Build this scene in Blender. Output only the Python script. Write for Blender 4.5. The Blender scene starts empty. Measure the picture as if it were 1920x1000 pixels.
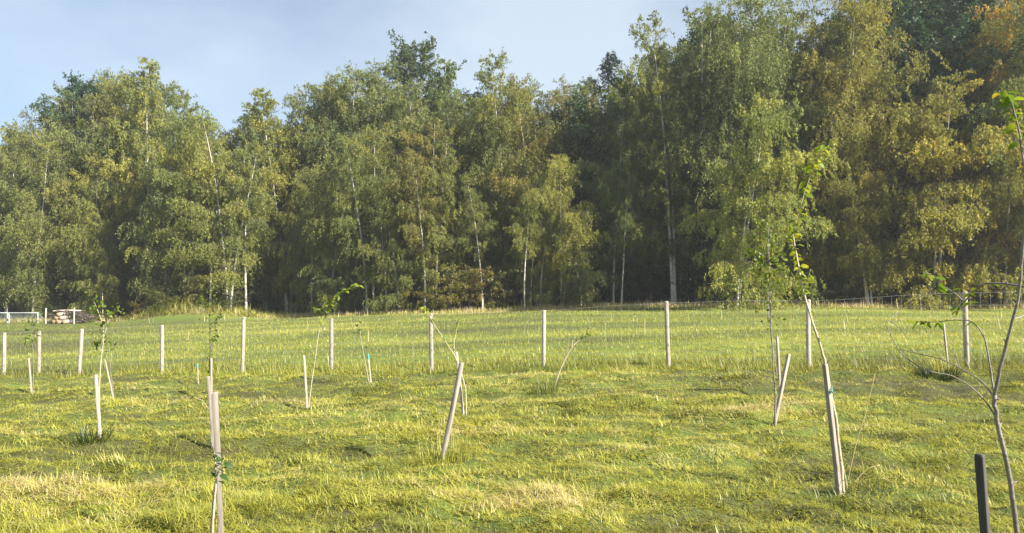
import bpy, math, random
import numpy as np
from math import radians as R, sin, cos, pi
from mathutils import Vector, Matrix

sc = bpy.context.scene
COL = sc.collection
rng = np.random.default_rng(7)
random.seed(7)

# ---------------------------------------------------------------- camera, world, sun, exposure
FPX = 1400.0                       # focal length in pixels of the 1920 wide photograph
HORIZON = 530.0
EYE = 1.6
cam_d = bpy.data.cameras.new("camera")
cam = bpy.data.objects.new("camera", cam_d); COL.objects.link(cam)
cam_d.sensor_width = 36.0
cam_d.lens = 36.0 * FPX / 1920.0
cam_d.clip_start = 0.05; cam_d.clip_end = 3000
PITCH = math.atan((HORIZON - 500.0) / FPX)
cam.location = (0, 0, EYE)
cam.rotation_euler = (pi / 2 + PITCH, 0, 0)
sc.camera = cam

SUN_AZ = 122.0                     # clockwise from the view direction
SUN_EL = 33.0
SKY_STRENGTH = 0.050
SUN_STRENGTH = 5.0
w = bpy.data.worlds.new("World"); sc.world = w; w.use_nodes = True
nt = w.node_tree; nt.nodes.clear()
wo = nt.nodes.new("ShaderNodeOutputWorld"); bg = nt.nodes.new("ShaderNodeBackground")
sky = nt.nodes.new("ShaderNodeTexSky"); sky.sky_type = 'NISHITA'; sky.sun_disc = False
sky.sun_elevation = R(SUN_EL); sky.sun_rotation = R(SUN_AZ)
sky.altitude = 100; sky.air_density = 1.0; sky.dust_density = 0.9; sky.ozone_density = 2.5
# a thin high veil of cloud, uneven over the whole sky
tc = nt.nodes.new("ShaderNodeTexCoord"); mp = nt.nodes.new("ShaderNodeMapping")
mp.inputs['Scale'].default_value = (1.0, 1.0, 2.2); mp.inputs['Rotation'].default_value = (0, 0.35, 0.5)
nz = nt.nodes.new("ShaderNodeTexNoise"); nz.inputs['Scale'].default_value = 1.7
nz.inputs['Detail'].default_value = 5; nz.inputs['Roughness'].default_value = 0.5
rp = nt.nodes.new("ShaderNodeValToRGB")
rp.color_ramp.elements[0].position = 0.36; rp.color_ramp.elements[0].color = (0.06, 0.06, 0.06, 1)
rp.color_ramp.elements[1].position = 0.68; rp.color_ramp.elements[1].color = (0.60, 0.60, 0.60, 1)
mx = nt.nodes.new("ShaderNodeMixRGB"); mx.inputs[2].default_value = (6.7, 7.6, 8.3, 1)
nt.links.new(tc.outputs['Generated'], mp.inputs[0]); nt.links.new(mp.outputs[0], nz.inputs[0])
nt.links.new(nz.outputs[0], rp.inputs[0]); nt.links.new(rp.outputs[0], mx.inputs[0])
nt.links.new(sky.outputs[0], mx.inputs[1]); nt.links.new(mx.outputs[0], bg.inputs[0])
bg.inputs[1].default_value = SKY_STRENGTH
nt.links.new(bg.outputs[0], wo.inputs[0])

sun_d = bpy.data.lights.new("sun", 'SUN'); sun_d.energy = SUN_STRENGTH; sun_d.angle = R(0.53)
sun_d.color = (1.0, 0.93, 0.80)
sun = bpy.data.objects.new("sun", sun_d); COL.objects.link(sun)
sdir = Vector((sin(R(SUN_AZ)) * cos(R(SUN_EL)), cos(R(SUN_AZ)) * cos(R(SUN_EL)), sin(R(SUN_EL))))
sun.rotation_euler = sdir.to_track_quat('Z', 'Y').to_euler()
sun.location = sdir * 60

vs = sc.view_settings
vs.view_transform = 'Standard'; vs.look = 'None'; vs.gamma = 1; vs.use_curve_mapping = False
vs.exposure = 1.52
sc.cycles.use_denoising = True
sc.cycles.max_bounces = 6; sc.cycles.diffuse_bounces = 3; sc.cycles.transmission_bounces = 4
sc.cycles.volume_bounces = 0
sc.cycles.sample_clamp_indirect = 6

# ---------------------------------------------------------------- noise and terrain
_T = rng.random((256, 256))
def vnoise(x, y):
    x = np.asarray(x, float); y = np.asarray(y, float)
    xi = np.floor(x).astype(int); yi = np.floor(y).astype(int)
    fx = x - xi; fy = y - yi
    fx = fx * fx * (3 - 2 * fx); fy = fy * fy * (3 - 2 * fy)
    a = _T[xi & 255, yi & 255]; b = _T[(xi + 1) & 255, yi & 255]
    c = _T[xi & 255, (yi + 1) & 255]; d = _T[(xi + 1) & 255, (yi + 1) & 255]
    return (a * (1 - fx) + b * fx) * (1 - fy) + (c * (1 - fx) + d * fx) * fy
def fbm(x, y, o=3):
    s = 0; a = 0.5; t = 0
    for k in range(o):
        s = s + a * vnoise(x + 17.3 * k, y + 9.1 * k); t += a; a *= 0.5; x = x * 2.03; y = y * 2.03
    return s / t
def sstep(a, b, x):
    t = np.clip((np.asarray(x, float) - a) / (b - a), 0, 1); return t * t * (3 - 2 * t)
LX = [-400, -60, -40, -30, -18, -14.7, -9, -6, -4, -1.7, .7, 2.9, 5.4, 9.2, 15, 40, 400]
LZ = [-2.3, -1.95, -1.62, -1.38, -1.0, -.82, -.56, -.42, -.36, -.26, -.14, -.06, .02, .16, .2, .2, .6]
def fence_y(x): return 15.3 - 0.28 * np.asarray(x, float)
def wood_y(x):
    x = np.asarray(x, float)
    return 50 - 0.30 * x + 1.2 * np.sin(x * 0.31)
def swath(x, y):        # rows of cut grass left by the mower, running across the view
    yy = y + 0.06 * x + 0.5 * (fbm(x * .12, y * .12, 2) - .5)
    return fbm(x * .35 + 40, yy * 1.6, 3)
def hgt(x, y):
    x = np.asarray(x, float); y = np.asarray(y, float)
    base = np.interp(x, LX, LZ)
    z = base * sstep(3, 14, y)
    near = 1 - sstep(17, 26, y)
    z = z + near * (0.16 * (swath(x, y) - .5) + 0.12 * (fbm(x * 1.7, y * 2.1, 2) - .5) + .09 * (vnoise(x * 3.3, y * 4.3) - .5))
    z = z + 1.05 * np.exp(-((x + 23.5) / 4.6) ** 2 - ((y - wood_y(x) + .6) / 2.2) ** 2)     # bramble mound at the wood's edge
    z = z + 0.25 * (fbm(x * .13 + 5, y * .13, 2) - .5) * sstep(20, 30, y)
    wy = wood_y(x)                       # the wood stands on ground that climbs a little to the right
    z = z + sstep(0, 26, y - wy - 3) * np.interp(x, [-60, -10, 10, 60], [0.2, 0.5, 1.5, 2.0])
    return z
def pix(px, py, Y):                      # point of the place that lies Y metres ahead on a pixel's ray
    a = (px - 960.0) / FPX; b = (500.0 - py) / FPX
    d = Vector((a, cos(PITCH) - b * sin(PITCH), sin(PITCH) + b * cos(PITCH)))
    return Vector((0, 0, EYE)) + d * (Y / d.y)
def ground_at(px, py):
    lo, hi = 1.5, 110.0
    y = lo
    while y < hi:
        p = pix(px, py, y)
        if p.z < float(hgt(p.x, p.y)): break
        y += 0.05
    return y
def on_ground(x, y, dz=0.0): return Vector((x, y, float(hgt(x, y)) + dz))

# ---------------------------------------------------------------- object helpers
def tag(o, label=None, cat=None, group=None, kind=None):
    if label: o['label'] = label
    if cat: o['category'] = cat
    if group: o['group'] = group
    if kind: o['kind'] = kind
    return o
def empty(name, loc, label, cat, group=None):
    o = bpy.data.objects.new(name, None); COL.objects.link(o); o.location = loc
    o.empty_display_size = 0.2
    return tag(o, label, cat, group)
def link(name, me, m=None, parent=None):
    if m is not None and not me.materials: me.materials.append(m)
    o = bpy.data.objects.new(name, me); COL.objects.link(o)
    if parent is not None: o.parent = parent
    return o
def np_mesh(name, V, F, smooth=False, t=None):
    """V (n,3), F list of arrays (k,3) or (k,4), t: value per vertex"""
    me = bpy.data.meshes.new(name)
    V = np.ascontiguousarray(V, np.float32)
    if not isinstance(F, list): F = [F]
    F = [f for f in F if len(f)]
    idx = np.concatenate([np.asarray(f, np.int32).ravel() for f in F])
    tot = np.concatenate([np.full(len(f), f.shape[1], np.int32) for f in F])
    st = np.concatenate([[0], np.cumsum(tot)[:-1]]).astype(np.int32)
    me.vertices.add(len(V)); me.vertices.foreach_set('co', V.ravel())
    me.loops.add(len(idx)); me.loops.foreach_set('vertex_index', idx)
    me.polygons.add(len(tot)); me.polygons.foreach_set('loop_start', st); me.polygons.foreach_set('loop_total', tot)
    if smooth: me.polygons.foreach_set('use_smooth', np.ones(len(tot), bool))
    if t is not None:
        a = me.attributes.new('t', 'FLOAT', 'POINT'); a.data.foreach_set('value', np.ascontiguousarray(t, np.float32))
    me.update(calc_edges=True)
    return me

class MB:                                # collects tubes and plates for one mesh
    def __init__(s): s.V = []; s.Q = []; s.T = []; s.n = 0
    def tube(s, P, r, sides=6, cap=True):
        P = np.asarray(P, float); n = len(P)
        r = np.broadcast_to(np.asarray(r, float), (n,))
        d = np.gradient(P, axis=0); d /= np.linalg.norm(d, axis=1)[:, None] + 1e-9
        ref = np.array([0, 0, 1.]) if abs(d[:, 2]).mean() < .8 else np.array([1., 0, 0])
        u = np.cross(d, ref); u /= np.linalg.norm(u, axis=1)[:, None] + 1e-9
        v = np.cross(d, u)
        a = np.arange(sides) * 2 * pi / sides
        ring = P[:, None] + r[:, None, None] * (np.cos(a)[None, :, None] * u[:, None] + np.sin(a)[None, :, None] * v[:, None])
        s.V.append(ring.reshape(-1, 3))
        i = np.arange(n - 1)[:, None] * sides; j = np.arange(sides)[None]; k = (j + 1) % sides
        s.Q.append((np.stack([i + j, i + k, i + sides + k, i + sides + j], -1).reshape(-1, 4) + s.n))
        if cap:
            s.V.append(P[-1:]); c = s.n + n * sides
            b = s.n + (n - 1) * sides
            s.T.append(np.stack([b + np.arange(sides), b + (np.arange(sides) + 1) % sides, np.full(sides, c)], -1))
            s.n += 1
        s.n += n * sides
    def poly(s, V, F):
        s.V.append(np.asarray(V, float))
        for f in F:
            (s.Q if len(f) == 4 else s.T).append(np.array([f]) + s.n)
        s.n += len(V)
    def mesh(s, name, smooth=True):
        F = []
        if s.Q: F.append(np.concatenate(s.Q))
        if s.T: F.append(np.concatenate(s.T))
        return np_mesh(name, np.concatenate(s.V), F, smooth)
    def build(s, name, m, parent=None, smooth=True): return link(name, s.mesh(name, smooth), m, parent)

# ---------------------------------------------------------------- materials
def newmat(name):
    m = bpy.data.materials.new(name); m.use_nodes = True
    n = m.node_tree; n.nodes.clear()
    return m, n, n.nodes.new("ShaderNodeOutputMaterial")
def ramp(n, stops, src):
    r = n.nodes.new("ShaderNodeValToRGB")
    e = r.color_ramp.elements
    e[0].position, e[0].color = stops[0][0], (*stops[0][1], 1)
    e[1].position, e[1].color = stops[-1][0], (*stops[-1][1], 1)
    for p, c in stops[1:-1]:
        x = e.new(p); x.color = (*c, 1)
    n.links.new(src, r.inputs[0]); return r.outputs[0]
def math_(n, op, a, b, clamp=False):
    q = n.nodes.new("ShaderNodeMath"); q.operation = op; q.use_clamp = clamp
    for i, v in enumerate((a, b)):
        if isinstance(v, (int, float)): q.inputs[i].default_value = v
        else: n.links.new(v, q.inputs[i])
    return q.outputs[0]
def noise(n, scale, detail=3, vec=None, rough=0.5):
    q = n.nodes.new("ShaderNodeTexNoise"); q.inputs['Scale'].default_value = scale
    q.inputs['Detail'].default_value = detail; q.inputs['Roughness'].default_value = rough
    if vec is not None: n.links.new(vec, q.inputs[0])
    return q.outputs[0]
def coords(n, kind='Object', scale=(1, 1, 1)):
    t = n.nodes.new("ShaderNodeTexCoord"); p = n.nodes.new("ShaderNodeMapping"); p.inputs['Scale'].default_value = scale
    n.links.new(t.outputs[kind], p.inputs[0]); return p.outputs[0]

def leaf_material(name, stops, transl=0.42, gloss=0.05, rough=0.45):
    m, n, out = newmat(name)
    at = n.nodes.new("ShaderNodeAttribute"); at.attribute_name = 't'
    oi = n.nodes.new("ShaderNodeObjectInfo")
    sh = math_(n, 'SUBTRACT', oi.outputs['Alpha'], 0.5)
    f = math_(n, 'ADD', at.outputs['Fac'], sh, True)
    c = ramp(n, stops, f)
    mul = n.nodes.new("ShaderNodeMixRGB"); mul.blend_type = 'MULTIPLY'; mul.inputs[0].default_value = 1
    n.links.new(c, mul.inputs[1]); n.links.new(oi.outputs['Color'], mul.inputs[2])
    d = n.nodes.new("ShaderNodeBsdfDiffuse"); t = n.nodes.new("ShaderNodeBsdfTranslucent"); g = n.nodes.new("ShaderNodeBsdfGlossy")
    g.inputs['Roughness'].default_value = rough
    g.inputs['Color'].default_value = (.9, .9, .9, 1)
    br = n.nodes.new("ShaderNodeMixRGB"); br.blend_type = 'MULTIPLY'; br.inputs[0].default_value = 1
    br.inputs[2].default_value = (1.25, 1.15, .7, 1)
    n.links.new(mul.outputs[0], br.inputs[1])
    n.links.new(mul.outputs[0], d.inputs[0]); n.links.new(br.outputs[0], t.inputs[0])
    m1 = n.nodes.new("ShaderNodeMixShader"); m1.inputs[0].default_value = transl
    n.links.new(d.outputs[0], m1.inputs[1]); n.links.new(t.outputs[0], m1.inputs[2])
    m2 = n.nodes.new("ShaderNodeMixShader"); m2.inputs[0].default_value = gloss
    n.links.new(m1.outputs[0], m2.inputs[1]); n.links.new(g.outputs[0], m2.inputs[2])
    n.links.new(m2.outputs[0], out.inputs[0])
    return m

BIRCH = [(0, (.066, .092, .040)), (.30, (.135, .172, .060)), (.55, (.225, .250, .082)), (.82, (.33, .325, .085)), (1, (.47, .38, .07))]  # blue raised along the ramp: bluish haze put into the leaf colour
POPLAR = [(0, (.026, .055, .028)), (.5, (.055, .10, .045)), (.85, (.095, .135, .045)), (1, (.20, .19, .03))]
M_BIRCH = leaf_material("birch_leaf", BIRCH, .40, .012, .6)
M_POPLAR = leaf_material("poplar_leaf", POPLAR, .3, .025, .5)
M_NEEDLE = leaf_material("spruce_needle", [(0, (.014, .030, .016)), (1, (.04, .07, .032))], .1, .04)
M_BUSH = leaf_material("bush_leaf", [(0, (.03, .055, .012)), (.5, (.07, .10, .02)), (.8, (.18, .19, .04)), (1, (.25, .225, .06))], .4, .05)
M_SAPLEAF = leaf_material("sapling_leaf", [(0, (.05, .10, .018)), (.5, (.14, .20, .02)), (.8, (.30, .30, .03)), (1, (.42, .30, .04))], .5, .02, .55)
GRASS = [(0, (.042, .074, .022)), (.25, (.115, .160, .034)), (.5, (.230, .250, .030)), (.75, (.365, .380, .045)), (.92, (.45, .45, .09)), (1, (.47, .42, .19))]
M_GRASS = leaf_material("grass_blade", GRASS, .35, .04, .5)

def bark(name, c0, c1, dark, lent=1.0, rough=.8):
    m, n, out = newmat(name)
    p = n.nodes.new("ShaderNodeBsdfPrincipled"); p.inputs['Roughness'].default_value = rough
    v = coords(n, 'Object', (3, 3, 14)); v2 = coords(n, 'Object', (2.0, 2.0, 1.1))
    a = noise(n, 2.0, 4, v, .6); b = noise(n, 2.2, 3, v2)
    base = ramp(n, [(.3, c0), (.7, c1)], b)
    f = ramp(n, [(.52, (0, 0, 0)), (.66, (lent, lent, lent))], a)
    mx = n.nodes.new("ShaderNodeMixRGB"); n.links.new(f, mx.inputs[0]); n.links.new(base, mx.inputs[1]); mx.inputs[2].default_value = (*dark, 1)
    n.links.new(mx.outputs[0], p.inputs['Base Color'])
    bm_ = n.nodes.new("ShaderNodeBump"); bm_.inputs['Strength'].default_value = .5; bm_.inputs['Distance'].default_value = .02
    n.links.new(a, bm_.inputs['Height']); n.links.new(bm_.outputs[0], p.inputs['Normal'])
    n.links.new(p.outputs[0], out.inputs[0]); return m
M_WHITE = bark("birch_bark", (.40, .38, .34), (.62, .60, .55), (.05, .045, .04), .9)
M_BROWN = bark("brown_bark", (.07, .055, .042), (.14, .115, .09), (.03, .025, .02), .6)
M_SAPBARK = bark("sapling_bark", (.14, .12, .105), (.25, .22, .195), (.08, .06, .05), .5, .55)
M_PALESTEM = bark("pale_stem", (.34, .29, .20), (.48, .42, .30), (.16, .12, .08), .5, .6)

def wood(name, c0, c1, c2):
    m, n, out = newmat(name)
    p = n.nodes.new("ShaderNodeBsdfPrincipled"); p.inputs['Roughness'].default_value = .85
    v = coords(n, 'Object', (14, 14, .9)); a = noise(n, 3, 5, v, .7)
    b = noise(n, 2.5, 4, coords(n, 'Object', (4, 4, 2.2)), .65)
    c = ramp(n, [(.32, c0), (.5, c1), (.66, c2)], math_(n, 'ADD', math_(n, 'MULTIPLY', a, .7), math_(n, 'MULTIPLY', b, .3)))
    oi = n.nodes.new("ShaderNodeObjectInfo")
    mul = n.nodes.new("ShaderNodeMixRGB"); mul.blend_type = 'MULTIPLY'; mul.inputs[0].default_value = 1
    vo = n.nodes.new("ShaderNodeTexVoronoi"); vo.inputs['Scale'].default_value = 1.0; n.links.new(coords(n, 'Object', (11, 11, 5)), vo.inputs['Vector'])   # knots
    kn = n.nodes.new("ShaderNodeMixRGB"); n.links.new(ramp(n, [(.10, (.75, .75, .75)), (.24, (0, 0, 0))], vo.outputs['Distance']), kn.inputs[0])
    n.links.new(c, kn.inputs[1]); kn.inputs[2].default_value = (c0[0] * .5, c0[1] * .45, c0[2] * .4, 1)
    n.links.new(kn.outputs[0], mul.inputs[1]); n.links.new(oi.outputs['Color'], mul.inputs[2])
    n.links.new(mul.outputs[0], p.inputs['Base Color'])
    bm_ = n.nodes.new("ShaderNodeBump"); bm_.inputs['Strength'].default_value = .5; bm_.inputs['Distance'].default_value = .004
    n.links.new(a, bm_.inputs['Height']); n.links.new(bm_.outputs[0], p.inputs['Normal'])
    n.links.new(p.outputs[0], out.inputs[0]); return m
M_POST = wood("post_wood", (.20, .17, .14), (.40, .355, .30), (.54, .49, .42))
M_STAKE = wood("stake_wood", (.15, .125, .10), (.33, .285, .235), (.47, .42, .35))
M_DARKWOOD = wood("dark_stake_wood", (.030, .028, .026), (.050, .046, .042), (.075, .070, .065))  # near-black tones of the stake wood, used for a single stake
M_CUT = wood("fresh_cut_wood", (.24, .17, .09), (.34, .24, .13), (.42, .32, .19))
def plain(name, c, rough=.6, metal=0.0):
    m, n, out = newmat(name)
    p = n.nodes.new("ShaderNodeBsdfPrincipled"); p.inputs['Roughness'].default_value = rough; p.inputs['Metallic'].default_value = metal
    a = noise(n, 30, 3, coords(n, 'Object'))
    n.links.new(ramp(n, [(.3, tuple(x * .85 for x in c)), (.7, tuple(min(1, x * 1.12) for x in c))], a), p.inputs['Base Color'])
    n.links.new(p.outputs[0], out.inputs[0]); return m
M_WIRE = plain("galvanised_wire", (.31, .32, .31), .5, .2)
M_TEAL = plain("turquoise_paint", (.05, .34, .33), .5)
M_TIE = plain("green_tie", (.10, .22, .17), .6)
M_GOAL = plain("white_paint", (.30, .34, .33), .6)
M_NET = plain("net_cord", (.40, .45, .43), .8)
M_BIRD = plain("dark_feather", (.03, .03, .03), .7)
M_HAY = wood("straw", (.36, .26, .12), (.50, .37, .19), (.60, .47, .28))

# ground
m, n, out = newmat("meadow_soil"); M_GROUND = m
p = n.nodes.new("ShaderNodeBsdfPrincipled"); p.inputs['Roughness'].default_value = 1
at = n.nodes.new("ShaderNodeAttribute"); at.attribute_name = 't'
fine = noise(n, 11, 5, coords(n, 'Object', (1, 1.6, 1)), .75); finer = noise(n, 60, 3, coords(n, 'Object'))
f = math_(n, 'ADD', at.outputs['Fac'], math_(n, 'MULTIPLY', math_(n, 'SUBTRACT', math_(n, 'ADD', math_(n, 'MULTIPLY', fine, .6), math_(n, 'MULTIPLY', finer, .4)), .5), 1.6), True)
c = ramp(n, [(0, (.060, .052, .018)), (.18, (.085, .095, .020)), (.4, (.095, .14, .018)), (.6, (.16, .20, .022)), (.8, (.27, .26, .05)), (1, (.34, .28, .12))], f)
n.links.new(c, p.inputs['Base Color'])
bm_ = n.nodes.new("ShaderNodeBump"); bm_.inputs['Strength'].default_value = .8; bm_.inputs['Distance'].default_value = .05
n.links.new(fine, bm_.inputs['Height']); n.links.new(bm_.outputs[0], p.inputs['Normal']); n.links.new(p.outputs[0], out.inputs[0])

# ---------------------------------------------------------------- the ground
def grass_tint(x, y):                     # 0 dark green .. 1 straw; where the grass itself is greener or drier
    mown = 1 - sstep(-.9, -.5, y - fence_y(x))
    a = 0.39 + 0.62 * (swath(x, y) - .5) + 0.62 * (fbm(x * .6 + 9, y * .9, 3) - .5)
    dry = sstep(.55, .75, fbm(x * .16 + 3, y * .3 + 8, 2)) * .05
    far = 0.30 + 0.80 * (fbm(x * .10 + 30, y * .36 + 3, 3) - .5) + 0.18 * (fbm(x * .9, y * .9, 2) - .5)
    far = far + .22 * (fbm(x * .45 + 3, y * .8, 2) - .5) + .46 * sstep(-6, -1, y - wood_y(x)) * (.5 + fbm(x * .3, y * .3 + 50, 2)) - .16 * sstep(-12, -28, x) * sstep(24, 34, y)
    return mown * (a + dry) + (1 - mown) * far
def axis(lim, fine0, fine1, step, grow):
    v = [fine0]
    while v[-1] < fine1: v.append(v[-1] + step)
    s = step
    while v[-1] < lim[1]: s *= grow; v.append(v[-1] + s)
    s = step; lo = [fine0]
    while lo[-1] > lim[0]: s *= grow; lo.append(lo[-1] - s)
    return np.array(lo[::-1][:-1] + v)
gx = axis((-900, 900), -9, 9, .08, 1.045); gy = axis((-300, 1500), 3, 18, .065, 1.045)
GX, GY = np.meshgrid(gx, gy)
Z = hgt(GX, GY)
nx, ny = len(gx), len(gy)
ii = (np.arange(ny - 1)[:, None] * nx + np.arange(nx - 1)[None]).ravel()
gt = np.clip(grass_tint(GX, GY) - .10 + .22 - .24 * (1 - sstep(-.9, -.5, GY - fence_y(GX))), 0, 1)
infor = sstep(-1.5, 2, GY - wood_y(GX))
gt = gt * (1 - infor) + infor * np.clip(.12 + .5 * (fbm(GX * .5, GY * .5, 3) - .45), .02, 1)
# bare scuffed soil and dead thatch in front of the fence
def worn(x, y): return np.clip(sum(np.exp(-((x - a) / c) ** 2 - ((y - b) / d) ** 2) for a, b, c, d in ((3.4, 12.4, 2.2, .8), (5.6, 11.9, 1.2, .6), (-7.3, 13.6, 1.6, .7), (-3.6, 14.2, 1.0, .5), (1.2, 9.2, .8, .4), (6.6, 10.9, 1.0, .4))) * (.4 + 1.2 * fbm(x * 1.7, y * 2.6, 3)), 0, 1)
soil = sstep(.50, .66, fbm(GX * .35 + 60, GY * 1.1 + 11, 3)) * sstep(9, 11, GY) * (1 - sstep(-1.0, -.6, GY - fence_y(GX)))
gt = gt * (1 - .3 * soil) * (1 - .42 * worn(GX, GY))
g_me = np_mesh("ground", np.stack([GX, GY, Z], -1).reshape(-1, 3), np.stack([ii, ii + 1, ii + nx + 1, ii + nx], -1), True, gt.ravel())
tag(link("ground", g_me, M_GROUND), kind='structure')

# ---------------------------------------------------------------- grass
def blades(x, y, z, L, W, az, lean, curl, t, segs):
    """bent tapering blades; lean/curl in radians from the vertical"""
    n_ = len(x)
    dx, dy = np.cos(az), np.sin(az)
    px_, py_ = -dy, dx
    base = np.stack([x, y, z], -1)
    side = np.stack([px_, py_, np.zeros(n_)], -1) * (W / 2)[:, None]
    V = [base - side, base + side]
    P = base; a = lean
    for k in range(segs):
        st = L / segs
        P = P + np.stack([dx * np.sin(a) * st, dy * np.sin(a) * st, np.cos(a) * st], -1)
        a = a + curl / segs
        if k < segs - 1: V += [P - side * .8, P + side * .8]
        else: V += [P]
    V = np.stack(V, 1); m_ = V.shape[1]
    b = np.arange(n_)[:, None] * m_
    Q = [np.concatenate([b + 2 * k, b + 2 * k + 1, b + 2 * k + 3, b + 2 * k + 2], 1) for k in range(segs - 1)]
    T = np.concatenate([b + m_ - 3, b + m_ - 2, b + m_ - 1], 1)
    return V.reshape(-1, 3), Q, T, np.repeat(t, m_)
def grass_object(name, packs, label=None):
    VV, QQ, TT, tt, o = [], [], [], [], 0
    for V, Q, T, t in packs:
        VV.append(V); tt.append(t); TT.append(T + o)
        for q in Q: QQ.append(q + o)
        o += len(V)
    F = ([np.concatenate(QQ)] if QQ else []) + [np.concatenate(TT)]
    me = np_mesh(name, np.concatenate(VV), F, False, np.clip(np.concatenate(tt), 0, 1))
    ob = link(name, me, M_GRASS); tag(ob, label, kind='stuff'); return ob
def scatter(n_, y0, y1, power=1.0, half=.75, extra=1.0):
    u = rng.random(n_)
    y = y0 * (y1 / y0) ** (u ** power)
    x = (rng.random(n_) * 2 - 1) * (y * half + extra)
    return x, y
G = rng.normal
# short grass and clippings, matted into wisps: blades gathered in small leaning clumps
def soil_at(x, y): return sstep(.50, .66, fbm(x * .35 + 60, y * 1.1 + 11, 3)) * sstep(9, 11, y)
def matted(nc, per, L0, L1, dome, lean, tshift, tvar, wide=1.0):
    cx, cy = scatter(nc, 3.3, 19.5, .85)
    k = (cy < fence_y(cx) - .55) & (rng.random(nc) > soil_at(cx, cy) * .3 + .34 * worn(cx, cy)); cx, cy = cx[k], cy[k]; n_ = len(cx)
    size = .6 + .8 * rng.random(n_) ** 2 + .9 * sstep(.45, .7, swath(cx, cy)) * rng.random(n_)
    rad = (.045 + .006 * cy) * size
    ct = grass_tint(cx, cy) + tshift + rng.normal(size=n_) * tvar - .30 * (rng.random(n_) < .10)
    caz = rng.random(n_) * 2 * pi; cl = rng.normal(lean, .28, n_)
    ci = np.repeat(np.arange(n_), np.maximum(4, rng.poisson(per * size)))
    a = rng.random(len(ci)) * 2 * pi; r = np.sqrt(rng.random(len(ci)))
    x = cx[ci] + np.cos(a) * r * rad[ci] * 1.35; y = cy[ci] + np.sin(a) * r * rad[ci]
    z = hgt(x, y) - .008 + dome * size[ci] * (1 - r * r)
    L = (L0 + (L1 - L0) * rng.random(len(ci)) ** 1.3) * size[ci] ** .6
    return blades(x, y, z, L, (.0028 + .00055 * y) * wide, caz[ci] + G(0, .65, len(ci)), np.abs(cl[ci] + G(0, .22, len(ci))), G(.2, .3, len(ci)), ct[ci] + G(0, .07, len(ci)), 1)
p1 = matted(21000, 17, .025, .062, .028, 1.42, .0, .12)
p2 = matted(11000, 18, .05, .12, .04, 1.47, .02, .11)
p2b = matted(3400, 24, .035, .075, .03, 1.1, -.26, .10)
p2c = matted(1500, 9, .035, .07, .02, 1.0, -.34, .05, 3.2)      # broad-leaved weeds
# tufts the mower left standing
packs = []
nt_ = 150
tx, ty = scatter(nt_, 4.2, 15.5, .75)
big = rng.random(nt_) ** 3
cnt = (25 + 110 * big).astype(int)
ci = np.repeat(np.arange(nt_), cnt)
rad = .04 + .20 * big[ci]
ang = rng.random(len(ci)) * 2 * pi; rr = np.sqrt(rng.random(len(ci))) * rad
x = tx[ci] + np.cos(ang) * rr * 1.5; y = ty[ci] + np.sin(ang) * rr
k = y < fence_y(x) - .6; x, y, ci, ang = x[k], y[k], ci[k], ang[k]
L = (.06 + .07 * rng.random(len(x))) * (.8 + .6 * big[ci])
p3 = blades(x, y, hgt(x, y) - .01, L, .005 + .0005 * y, ang + G(0, .6, len(x)), np.abs(G(.7, .3, len(x))), G(.9, .4, len(x)), (-.10 + .18 * rng.random(nt_))[ci] + G(0, .08, len(x)), 2)
grass_object("mown_grass", [p1, p2, p2b, p2c, p3]).color = (1.12, 1.05, 1.1, .85)
# uncut meadow beyond and along the fence
x, y = scatter(330000, 12.0, 62, 1.0, .78, 3)
k = (y > fence_y(x) - .75) & (y < wood_y(x) + 3); x, y = x[k], y[k]
strip = 1 - sstep(.6, 2.2, y - fence_y(x))
far = sstep(18, 45, y)
L = (.06 + .09 * rng.random(len(x))) * (1 + .9 * strip) * (.8 + .5 * fbm(x * .4, y * .4, 2))
W = .005 + .0006 * y
t = grass_tint(x, y) - .08 * strip + G(0, .06, len(x))
p4 = blades(x, y, hgt(x, y) - .02, L, W, rng.random(len(x)) * 2 * pi, np.abs(G(.95, .35, len(x))), G(.4, .3, len(x)), t, 1)
x, y = scatter(22000, 12.0, 20, 1.0, .78, 2)
k = (y > fence_y(x) - .8) & (y < fence_y(x) + 1.5); x, y = x[k], y[k]
p5 = blades(x, y, hgt(x, y) - .02, .12 + .20 * rng.random(len(x)), np.full(len(x), .010), rng.random(len(x)) * 2 * pi, np.abs(G(.6, .25, len(x))), G(.9, .4, len(x)), .14 + G(0, .08, len(x)), 2)
# pale seed stalks, most along the edge of the wood
x, y = scatter(7000, 12.0, 60, 1.0, .78, 3)
d_ = y - wood_y(x)
k = (y > fence_y(x) - .6) & (d_ < 1) & (rng.random(len(x)) < .012 + .9 * sstep(-6, -1, d_)); x, y = x[k], y[k]
p6 = blades(x, y, hgt(x, y) - .02, .35 + .35 * rng.random(len(x)), .006 + .0006 * y, rng.random(len(x)) * 2 * pi, np.abs(G(.15, .12, len(x))), G(.3, .3, len(x)), .92 + G(0, .07, len(x)), 2)
x = rng.uniform(-52, 46, 16000); y = wood_y(x) - 3.2 * rng.random(len(x)) ** .8 + .4
p6b = blades(x, y, hgt(x, y) - .02, (.12 + .28 * rng.random(len(x))) * (.6 + .9 * fbm(x * .4, y * .4 + 70, 2)), np.full(len(x), .035), rng.random(len(x)) * 2 * pi, np.abs(G(.45, .3, len(x))), G(.5, .3, len(x)), .84 + G(0, .09, len(x)), 1)
grass_object("meadow_grass", [p4, p5, p6, p6b]).color = (1.06, .98, 1.25, .84)
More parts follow.
